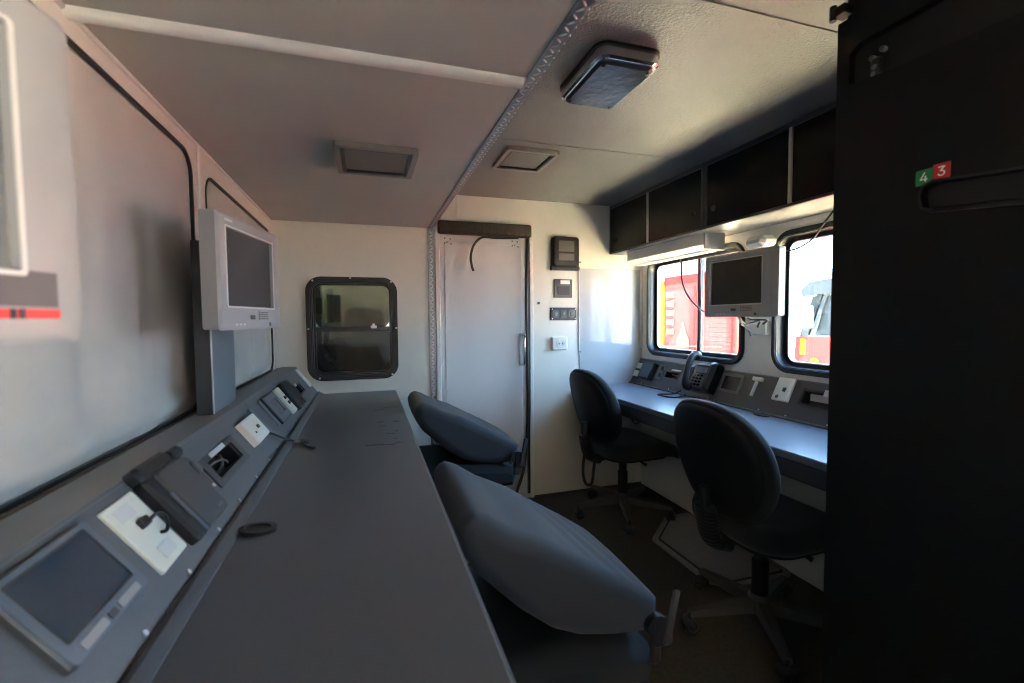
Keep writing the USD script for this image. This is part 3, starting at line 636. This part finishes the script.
part(rs, 'mark', [ex(rr(.018, .003, .001), .001, T((1.378-.0095, 1.290, .720-k*.008), (0, -1, 0), (0, 0, 1))) for k in range(2)], 'label_light')
rc = thing('right_console', 'dark grey sloping equipment console along the right windows', 'console')
RCo = T((1.80, 0, .755), (0, -1, 0), (.085, 0, .165))            # x = -world y, y up the slope, z out
H1 = rr(.125, .040, .004, -2.475, .105); H2 = rr(.16, .060, .006, -1.475, .115)
face = sbox(-(D-.003), 0, -.90, .1856).difference(H1).difference(H2)
part(rc, 'sloping_panel', ex(face, .006, RCo, -.006), 'console_dark')
part(rc, 'top_ledge', yex(Polygon([(1.884, .918), (1.886, .922), (1.896, .924), (1.896, .90), (1.89, .90)]), .90, D-.003), 'device_silver', 'pale top ledge')
part(rc, 'foot', yex(Polygon([(1.79, ZQ), (1.79, .757), (1.802, .760), (1.82, .757), (1.82, ZQ)]), .90, D-.003), 'console_dark')
part(rc, 'end_cheek', yex(Polygon([(1.80, ZQ), (1.80, .755), (1.88, .91), (1.895, .91), (1.895, ZQ)]), D-.010, D-.004), 'console_grey')
for h in (H1, H2): part(rc, 'recess_well', [ex(h.buffer(.004).difference(h), .044, RCo, -.0505), ex(h.buffer(.004), .003, RCo, -.052)], 'slot_black')
def on_r(y, v, z=0.): return RCo@T((-y, v, z), (1, 0, 0), (0, 1, 0))
for y in (2.75, 2.45, 2.1, 1.75, 1.6, 1.4): part(rc, 'screw', at(cyl(.004, .004, (0, 0, 0), n=8), on_r(y, .012, .001)), 'aluminium')
o = thing('switch_group', 'four small white switches at the far end of the right console', 'switch')
part(o, 'plate', exc(rr(.055, .130, .004), .006, .002, on_r(2.845, .100)), 'device_grey')
for i in range(2):
    for j in range(2): part(o, 'rocker', exc(rr(.024, .042, .003), .010, .002, on_r(2.832+i*.030, .07+j*.06, .005)), 'socket_white')
o = thing('speaker_box', 'small black speaker box at the far end of the right console', 'speaker')
part(o, 'body', exc(rr(.130, .120, .006), .035, .006, on_r(2.715, .100)), 'black_plastic')
part(o, 'front', ex(rr(.115, .105, .004), .004, on_r(2.715, .100, .034)), 'device_grey')
o = thing('socket_pair', 'two small grey sockets beside the speaker box on the right console', 'socket')
part(o, 'plate', exc(rr(.070, .110, .003), .005, .002, on_r(2.60, .110)), 'label_grey')
for v in (.09, .138): part(o, 'socket', ex(rr(.022, .026, .003), .006, on_r(2.59, v, .004)), 'black_plastic')
o = thing('cable_hatch', 'black cable opening with pale lip left of the telephone', 'cable hatch')
part(o, 'frame', ex(rr(.14, .055, .004, -2.475, .105).difference(H1), .004, RCo), 'console_dark')
part(o, 'lip', ex(rr(.09, .010, .002), .004, on_r(2.45, .140)), 'label_light')
# telephone
ph = thing('desk_telephone', 'black desk telephone with upright handset on the right console', 'telephone')
PB = on_r(2.165, .115)
part(ph, 'body', exc(rr(.19, .165, .012), .046, .012, PB), 'black_plastic')
part(ph, 'keypad_face', ex(rr(.105, .085, .006), .004, on_r(2.185, .088, .0455)), 'device_grey')
kp = [ex(rr(.018, .011, .002), .003, on_r(2.212-i*.027, .062+j*.019, .049)) for i in range(3) for j in range(4)]
part(ph, 'keys', kp, 'black_gloss')
part(ph, 'display', ex(rr(.10, .034, .004), .006, on_r(2.185, .155, .0455)), 'label_grey', 'grey display label')
part(ph, 'side_pod', exc(rr(.055, .175, .02), .072, .02, on_r(2.095, .120)), 'black_plastic')
hs = part(ph, 'handset', at(tube([(-2.220, .035, .070), (-2.220, .055, .088), (-2.225, .12, .104), (-2.238, .20, .100), (-2.246, .235, .078)], [.022, .021, .016, .019, .024], 14), RCo), 'black_plastic', 'handset')
part(hs, 'earpiece', at(cyl(.027, .026, (-2.246, .232, .066), (0, 0, 1), 18), RCo), 'black_plastic')
part(hs, 'mouthpiece', at(cyl(.024, .024, (-2.220, .040, .062), (0, 0, 1), 18), RCo), 'black_plastic')
part(ph, 'cord', tube([(1.745, 2.250, .79), (1.72, 2.29, .765), (1.68, 2.36, .754), (1.655, 2.34, .754), (1.67, 2.25, .754), (1.72, 2.24, .754), (1.78, 2.26, .765)], .0048, 8), 'black_plastic')
part(ph, 'cradle', exc(rr(.06, .10, .012), .050, .010, on_r(2.265, .125)), 'black_plastic')
o = thing('console_screen', 'dark square screen with grey frame on the right console', 'screen')
part(o, 'frame', ex(rr(.146, .104, .004).difference(rr(.115, .078, .003)), .010, on_r(1.978, .118)), 'label_grey')
part(o, 'screen', ex(rr(.116, .079, .002), .005, on_r(1.978, .118)), 'black_gloss')
o = thing('t_handle', 'white T shaped handle on the right console', 'handle')
part(o, 'bar', exc(rr(.060, .020, .004), .016, .004, on_r(1.812, .160, .008)), 'trim_white')
part(o, 'stem', exc(rr(.014, .085, .004), .012, .003, on_r(1.818, .112, .004)), 'trim_white')
part(o, 'boss', at(cyl(.012, .012, (0, 0, .005), n=14), on_r(1.812, .160)), 'device_grey')
o = thing('socket_plate', 'white upright twin socket plate on the near part of the right console', 'socket')
part(o, 'plate', exc(rr(.090, .116, .003), .010, .003, on_r(1.658, .132)), 'plate_cream')
part(o, 'rocker', exc(rr(.016, .020, .002), .005, .002, on_r(1.650, .130, .009)), 'device_grey')
part(o, 'rocker', exc(rr(.014, .016, .002), .005, .002, on_r(1.675, .092, .009)), 'device_grey')
o = thing('cable_hatch', 'black cable opening beside the rack cabinet on the right console', 'cable hatch')
part(o, 'frame', ex(rr(.18, .08, .006, -1.475, .115).difference(H2), .004, RCo), 'rubber')
part(o, 'tab', ex(rr(.020, .030, .002), .006, on_r(1.452, .145)), 'label_light', 'pale tab')
o = thing('desk_grommet', 'flat black cable grommet on the right worktop in front of the console', 'grommet')
part(o, 'rim', ex(affinity.scale(Point(0, 0).buffer(.04), .7, 1).difference(affinity.scale(Point(0, 0).buffer(.03), .65, 1)), .006, T((1.77, 1.70, ZQ), (1, 0, 0), (0, 1, 0))), 'black_plastic')
part(o, 'lid', ex(affinity.scale(Point(0, 0).buffer(.03), .66, 1), .003, T((1.77, 1.70, ZQ), (1, 0, 0), (0, 1, 0))), 'rubber')

# ------------------------------------------------------------------ black rack cabinet, near right
rk = thing('rack_cabinet', 'tall matt black equipment rack cabinet filling the right side', 'rack cabinet')
XK, YK = 1.12, .868
RK = T((XK, 0, 0), (0, -1, 0), (0, 0, 1))                        # x = -world y, z = into the aisle (-x)
slot = Polygon([(-.672, 1.466), (-.668, 1.480), (-.655, 1.486), (-.515, 1.470), (-.25, 1.45), (-.25, 1.39), (-.515, 1.421), (-.655, 1.437), (-.668, 1.445)]).buffer(.004)
vent = Polygon([(-.835, 1.775), (-.835, 1.840), (-.815, 1.855), (-.30, 1.855), (-.30, 1.745), (-.754, 1.765)]).buffer(.003)
part(rk, 'body', bx(XK+.022, XR-.03, -.40, YK-.004, .02, ZR-.004, .003), 'rack_black')
part(rk, 'door', ex(sbox(-YK, .03, .40, 1.930).difference(slot).difference(vent), .020, RK, -.020), 'rack_black')
part(rk, 'vent_back', [ex(vent.buffer(.004), .002, RK, -.0215), ex(slot.buffer(.004), .002, RK, -.0215)], 'slot_black')
part(rk, 'handle', ex(slot.buffer(-.008), .014, RK, -.018), 'slot_black', 'long black pull handle')
part(rk, 'handle_rim', ex(slot.buffer(.005).difference(slot), .004, RK), 'black_plastic')
part(rk, 'bolt', [cyl(.006, .012, (XK+.006, y, z), (1, 0, 0), 10) for y, z in ((.787, 1.808), (.765, 1.818), (.78, 1.785), (.782, 1.77))], 'label_grey')
part(rk, 'catch', bx(XK+.002, XK+.016, .770, .790, 1.770, 1.806, .002), 'black_plastic')
part(rk, 'hinge', [bx(XK-.006, XK+.03, YK-.02, YK+.012, 1.950, 1.972, .002), cyl(.008, .035, (XK-.002, YK+.012, 1.962), n=10)], 'rack_black')
for txt, mat, y, z, t_ in (('4', 'green_sign', .672, 1.5045, 'green square number sticker'), ('3', 'red_sign', .641, 1.5085, 'red square number sticker')):
    s = part(rk, 'number_sticker', ex(rr(.030, .032, .001), .001, RK@T((-y, z, .0), (1, 0, 0), (0, 1, 0))), mat, t_)
    tm = meshkit.text_mesh(txt, .019, .0006); tm.apply_translation((-tm.bounds.mean(0)[0], -tm.bounds.mean(0)[1], 0))
    part(s, 'numeral', at(tm, RK@T((-y, z, .001), (1, 0, 0), (0, 1, 0))), 'paint_white', 'white numeral %s' % txt, smooth=False)

# ------------------------------------------------------------------ folded crew seats
def crew_seat(y0, label, dz=0., rake=0., dx=0., cz=0.):
    o = thing('crew_seat', label, 'seat', 'folded crew seats', loc=(.45, y0+.225, 0))
    W = .45
    top = [(.684, .505), (.61, .556), (.484, .634), (.40, .688), (.309, .732), (.245, .774), (.215, .785)]
    bot = [(.190, .776), (.178, .748), (.186, .704), (.215, .655), (.318, .552), (.400, .487), (.471, .455), (.56, .436), (.652, .426), (.682, .45)]
    pr = np.array(top+bot)
    # resample the outline evenly, then inflate across the width with rounded sides
    poly = Polygon(pr); L = poly.exterior.length; n = 72
    ringp = np.array([poly.exterior.interpolate(L*i/n).coords[0] for i in range(n)]); c = ringp.mean(0)
    secs = []
    for k, s in enumerate(np.r_[0, .5-.5*np.cos(np.linspace(0, math.pi, 15)), 1]):
        e = .030; d = min(s, 1-s)*W
        inset = 0 if d >= e else e-math.sqrt(max(e*e-(e-d)**2, 0))
        if k in (0, 16): inset = e*1.3
        q = poly.buffer(-inset) if inset > 1e-6 else poly
        LL = q.exterior.length
        # keep correspondence by shooting along rays from the centre line
        rp = np.array([np.array(q.exterior.interpolate(q.exterior.project(Point(*p))).coords[0]) for p in ringp])
        crown = .006*math.sin(math.pi*s)
        up = np.array([.53, .848])
        rp = rp + np.outer(np.clip((rp-c)@up*14, -1, 1), up)*crown
        wr_ = 0.
        secs.append([(x+dx, y0+.001+s*(W-.002), z+dz+(x-.66)*-rake + (.0035*math.sin(x*95+s*9)*math.exp(-((x-.56)/.09)**2)*math.sin(math.pi*s) if z > .5 else 0.)) for x, z in rp])
    m = soft(secs)
    part(o, 'backrest', m, 'seat_fabric', 'folded forward backrest', smooth=50)
    # cushion
    cu = Polygon([(.17, .33), (.17, .40), (.20, .425), (.42, .418), (.60, .400), (.655, .385), (.67, .35), (.655, .31), (.22, .30)]).buffer(.008)
    LL = cu.exterior.length; rc_ = np.array([cu.exterior.interpolate(LL*i/48).coords[0] for i in range(48)])
    secs = []
    for k, s in enumerate(np.r_[0, np.linspace(0, 1, 13), 1]):
        e = .03; d = min(s, 1-s)*(W+.03); inset = 0 if d >= e else e-math.sqrt(max(e*e-(e-d)**2, 0))
        if k in (0, 14): inset = e*1.2
        q = cu.buffer(-inset) if inset > 1e-6 else cu
        rp = [q.exterior.interpolate(q.exterior.project(Point(*p))).coords[0] for p in rc_]
        secs.append([(x+dx, y0-.015+s*(W+.03), z+cz) for x, z in rp])
    part(o, 'cushion', soft(secs), 'seat_dark', smooth=50)
    part(o, 'cushion_pan', bx(.20, .66, y0+.01, y0+W-.01, .27, .302, .004), 'black_plastic')
    part(o, 'pedestal', [bx(.30, .58, y0+.08, y0+W-.08, .012, .27, .006), bx(.26, .62, y0+.04, y0+W-.04, 0, .014, .003)], 'black_plastic')
    # recliner joint and lever on both sides
    for yy, s in ((y0-.008, -1), (y0+W+.004, 1)):
        part(o, 'recliner', [cyl(.030, .020, (.664+dx, yy, .455+dz), (0, 1, 0), 20), bx(.648+dx, .676+dx, yy-.008, yy+.008, .36+cz, .455+dz, .006)], 'rubber')
    part(o, 'lever', at(bx(-.010, .010, -.006, .006, -.060, .075, .004), T((.693+dx, y0-.026, .475+dz), (.97, 0, -.22), (0, 1, 0))), 'device_grey', 'recliner lever')
    part(o, 'lever_boot', bx(.652+dx, .706+dx, y0-.022, y0-.008, .405+dz, .480+dz, .012), 'rubber')
crew_seat(.95, 'near blue grey fabric crew seat with backrest folded down beside the left desk')
crew_seat(2.13, 'far dark blue crew seat with backrest folded down in front of the door', dz=.080, rake=-.09, dx=.022, cz=.085)

# ------------------------------------------------------------------ office chairs
def office_chair(x, y, rz, label, spin, strap, legs=5):
    o = thing('office_chair', label, 'office chair', 'black office chairs', loc=(x, y, 0), rz=rz)
    A = lambda name, m, mat, **k: part(o, name, m, mat, world_space=False, **k)
    # base
    for i in range(5):
        a = spin+i*2*math.pi/5; c, s = math.cos(a), math.sin(a)
        lg = trimesh.convex.convex_hull(np.array([(r*c-w*s, r*s+w*c, z) for r, w, z in ((.02, .026, .075), (.02, -.026, .075), (.02, .024, .125), (.02, -.024, .125), (.29, .015, .072), (.29, -.015, .072), (.29, .011, .092), (.29, -.011, .092))]))
        A('leg', lg, 'chair_base')
        cx, cy = .285*c, .285*s; w = []
        for e in (-1, 1): w.append(cyl(.026, .016, (cx-s*e*.013, cy+c*e*.013, .027), (-s, c, 0), 18))
        w += [cyl(.008, .06, (cx, cy, .055), n=10), trimesh.convex.convex_hull(np.vstack([mv(trimesh.creation.icosphere(2, .022), cx-s*e*.018, cy+c*e*.018, .042).vertices for e in (-1, 1)]))]
        A('caster', w, 'black_plastic')
    A('hub', lathe([(0, .06), (.045, .065), (.050, .10), (.040, .13), (.034, .14), (0, .14)], 24), 'chair_base')
    A('column', lathe([(0, .13), (.030, .13), (.030, .27), (.024, .275), (.024, .36), (.016, .365), (0, .40)], 24), 'chair_plastic')
    A('mechanism', [bx(-.14, .10, -.055, .055, .365, .395, .012), bx(-.11, .11, -.10, .10, .390, .402, .003)], 'black_plastic')
    A('lever', tube([(.02, -.05, .380), (.02, -.14, .372), (.03, -.19, .360)], [.005, .005, .010], 8), 'black_plastic')
    # seat: rounded waterfall cushion
    n = 48; secs = []
    base = rr(.50, .46, .12, .052, 0)
    rp0 = np.array([base.exterior.interpolate(base.exterior.length*i/n).coords[0] for i in range(n)])
    for z, k in ((.405, .90), (.407, .97), (.425, 1.0), (.460, 1.0), (.477, .985), (.486, .94), (.490, .82), (.489, .5), (.486, .2)):
        secs.append([(px*k+.02*(1-k), py*k, z-(.035*max(0, (px*k-.10)/.14)**2 if z > .41 else .015*max(0, (px*k-.10)/.14)**2)) for px, py in rp0])
    A('seat', soft(secs), 'chair_fabric', smooth=50)
    A('seat_shell', [ex(rr(.40, .42, .11, .02, 0), .014, None, .390)], 'chair_plastic')
    # backrest: tall rounded pad, dished, leaning back a little
    def back_ring(scale, off, t0):
        pts = []
        for i in range(56):
            a = 2*math.pi*i/56; ca, sa = math.cos(a), math.sin(a)
            e = .74
            py = .225*scale*np.sign(ca)*abs(ca)**e; pz = .225*scale*np.sign(sa)*abs(sa)**e
            py *= 1-.16*max(0, -pz/.225) - .10*max(0, pz/.225)**2
            zz = .690+pz
            xx = -.225+off - .27*(zz-.69) + .85*py*py + .10*max(0, (zz-.69))**2*0
            pts.append((xx, py, zz))
        return pts
    cushion = [back_ring(k, off, 0) for k, off in ((.35, -.030), (.85, -.032), (.96, -.028), (1.0, -.012), (1.0, .012), (.96, .030), (.86, .040), (.6, .046), (.3, .048))]
    A('backrest', soft(cushion), 'chair_fabric', smooth=50)
    A('back_shell', soft([back_ring(k, off, 0) for k, off in ((.3, -.050), (.7, -.050), (.86, -.047), (.93, -.038), (.93, -.030), (.6, -.028))]), 'chair_plastic', smooth=50)
    # spine with ribbed bellows
    sp = [(-.10, 0, .378), (-.18, 0, .370), (-.235, 0, .395), (-.256, 0, .45), (-.268, 0, .52), (-.272, 0, .60)]
    A('spine', tube(sp, .020, 10), 'black_plastic')
    E = tube(sp[1:5], .001, 4).vertices[:-2].reshape(-1, 4, 3).mean(1)
    path = np.array(E); ribs = []
    d = np.r_[0, np.cumsum(np.linalg.norm(np.diff(path, axis=0), axis=1))]
    for k in range(15):
        q = d[-1]*k/14; c = np.array([np.interp(q, d, path[:, j]) for j in range(3)]); e = np.array([np.interp(min(q+.004, d[-1]), d, path[:, j]) for j in range(3)])-np.array([np.interp(max(q-.004, 0), d, path[:, j]) for j in range(3)])
        ds = cyl(1, 1, (0, 0, 0), n=18); ds.apply_scale((.030, .048, .0085)); 
        ds = trimesh.convex.convex_hull(np.vstack([ds.vertices, ds.vertices*[.82, .82, 1.7]]))
        ds.apply_transform(T(c, np.cross([0, 1., 0], e), (0, 1, 0))); ribs.append(ds)
    A('bellows', ribs, 'rubber', label='ribbed rubber bellows')
    if strap:
        A('strap', tube([(-.25, -.02, .50), (-.26, .015, .40), (-.262, .03, .30), (-.255, .025, .235), (-.245, .0, .215), (-.235, -.03, .24), (-.23, -.04, .32), (-.22, -.04, .39)], .009, 8), 'black_plastic', label='hanging black strap loop')
    return o
office_chair(1.488, 2.465, .05, 'far black office chair at the corner of the right desk with a hanging strap', math.radians(172), True)
office_chair(1.440, 1.375, .02, 'near black office chair standing on the grey floor plate by the rack cabinet', math.radians(168), False)

# floor plate under the near chair
fp = thing('floor_plate', 'grey rounded floor plate with dark rim under the near office chair', 'floor plate')
pts = Polygon([(1.455, 2.11), (1.70, 2.33), (1.89, 2.33), (1.89, 1.60), (1.53, 1.61), (1.455, 1.68)]).buffer(-.05).buffer(.05, quad_segs=6)
part(fp, 'base', ex(pts, .010, None, .0), 'mat_grey')
part(fp, 'rim', ex(pts.buffer(-.030), .013, None, 0), 'rubber')
part(fp, 'top', ex(pts.buffer(-.042), .017, None, 0), 'mat_grey')

# ------------------------------------------------------------------ vehicles outside
def outline(poly, x0, x1): return at(trimesh.creation.extrude_polygon(poly, x1-x0, engine='earcut'), T((x0, 0, 0), (0, 1, 0), (0, 0, 1)))
v1 = thing('fire_engine', 'red fire engine body with yellow end stripe outside the far right window', 'fire engine')
part(v1, 'body', bx(11.5, 13.6, 12.0, 15.95, -.25, 2.80, .05), 'truck_red')
part(v1, 'roof_rail', bx(11.46, 13.6, 12.0, 15.95, 2.50, 2.84, .04), 'truck_red_deep', 'darker rail along the roof edge')
part(v1, 'end_stripe', bx(11.47, 13.6, 15.96, 16.75, -.25, 2.70, .04), 'truck_yellow', 'yellow end stripe')
part(v1, 'shutter', [bx(11.488, 11.51, 12.3, 14.0, -.10+i*.16, -.10+i*.16+.156, .008) for i in range(15)], 'truck_red')
part(v1, 'shutter_frame', [bx(11.44, 11.52, 14.02, 14.12, -.2, 2.4, .01), bx(11.44, 11.52, 12.18, 12.28, -.2, 2.4, .01)], 'truck_red_deep')
part(v1, 'emblem', ex(Polygon([(-.35, -.45), (-.30, -.1), (-.1, .2), (.0, .55), (.12, .2), (.30, -.05), (.35, -.45), (0, -.6)]).buffer(.04), .03, T((11.47, 14.75, .45), (0, -1, 0), (0, 0, 1))), 'truck_pale', 'pale flame shaped emblem')
part(v1, 'emblem_stripe', ex(Polygon([(-1.6, -.12), (0, -.04), (1.6, .03), (1.6, -.03), (0, -.10), (-1.6, -.24)]), .03, T((11.45, 14.3, .22), (0, -1, 0), (0, 0, 1))), 'truck_pale')
part(v1, 'fittings', [bx(11.42, 11.50, 15.3, 15.7, .55+i*.36, .78+i*.36, .02) for i in range(5)], 'truck_pale', 'row of pale fittings')
part(v1, 'chassis', bx(11.7, 13.5, 12.1, 16.3, -.6, -.25, .02), 'truck_grey')
for y in (13.0, 15.3): part(v1, 'wheel', [cyl(.5, .3, (11.75, y, -.55), (1, 0, 0), 28), cyl(.26, .32, (11.75, y, -.55), (1, 0, 0), 20)], 'rubber')
v2 = thing('red_truck', 'red truck with white cab roof outside the near right window', 'truck')
lower = Polygon([(3.90, -.45), (3.93, .30), (3.90, 1.00), (.30, 1.00), (.30, -.45)])
part(v2, 'cab_body', outline(lower, 4.52, 6.85), 'truck_red')
part(v2, 'roof', outline(Polygon([(3.80, 1.44), (3.82, 1.50), (3.72, 1.575), (3.3, 1.60), (1.9, 1.62), (1.9, 1.48), (3.62, 1.46)]).buffer(.012), 4.50, 6.87), 'truck_white', 'white cab roof')
pil = Polygon([(3.87, .98), (3.78, .98), (3.60, 1.47), (3.70, 1.47)])
for a in (4.53, 6.75): part(v2, 'windscreen_pillar', outline(pil, a, a+.09), 'truck_white')
part(v2, 'door_pillar', [outline(Polygon([(2.95, .98), (2.85, .98), (2.85, 1.48), (2.95, 1.48)]), 4.53, 4.62), outline(Polygon([(2.0, .98), (1.9, .98), (1.9, 1.5), (2.0, 1.5)]), 4.53, 6.84)], 'truck_white')
part(v2, 'window_frame', [outline(Polygon([(3.74, 1.00), (3.70, 1.00), (3.55, 1.43), (3.59, 1.43)]), 4.525, 4.55), outline(sbox(2.95, .985, 3.76, 1.02), 4.522, 4.56), outline(sbox(2.95, 1.43, 3.58, 1.455), 4.525, 4.55), outline(sbox(3.46, 1.0, 3.48, 1.45), 4.525, 4.55)], 'truck_grey')
part(v2, 'side_glass', outline(Polygon([(3.74, 1.01), (3.57, 1.44), (2.0, 1.44), (2.0, 1.01)]), 4.56, 4.57), 'truck_glass')
part(v2, 'windscreen', at(bx(-1.1, 1.1, -.26, .26, -.004, .004, .001), T((5.69, 3.74, 1.23), (1, 0, 0), (0, -.33, .94))), 'truck_glass')
part(v2, 'seat', bx(4.8, 6.5, 2.3, 2.6, 1.0, 1.32, .05), 'truck_grey')
part(v2, 'lamp', [bx(4.505, 4.54, 3.78, 3.84, .80, .98, .01)], 'orange_lamp', 'amber corner lamp')
part(v2, 'lamp', [cyl(.035, .03, (4.51, 3.66, .74), (1, 0, 0), 16)], 'orange_lamp', 'round amber side lamp')
part(v2, 'mirror', [bx(4.42, 4.50, 3.66, 3.74, 1.08, 1.33, .015), tube([(4.46, 3.70, 1.33), (4.47, 3.68, 1.42), (4.53, 3.64, 1.44)], .010, 8)], 'truck_grey')
part(v2, 'chassis', bx(4.7, 6.7, .35, 3.8, -.75, -.45, .02), 'truck_grey')
for y in (3.2, 1.1): part(v2, 'wheel', [cyl(.42, .28, (4.72, y, -.63), (1, 0, 0), 28), cyl(.22, .30, (4.72, y, -.63), (1, 0, 0), 20)], 'rubber')
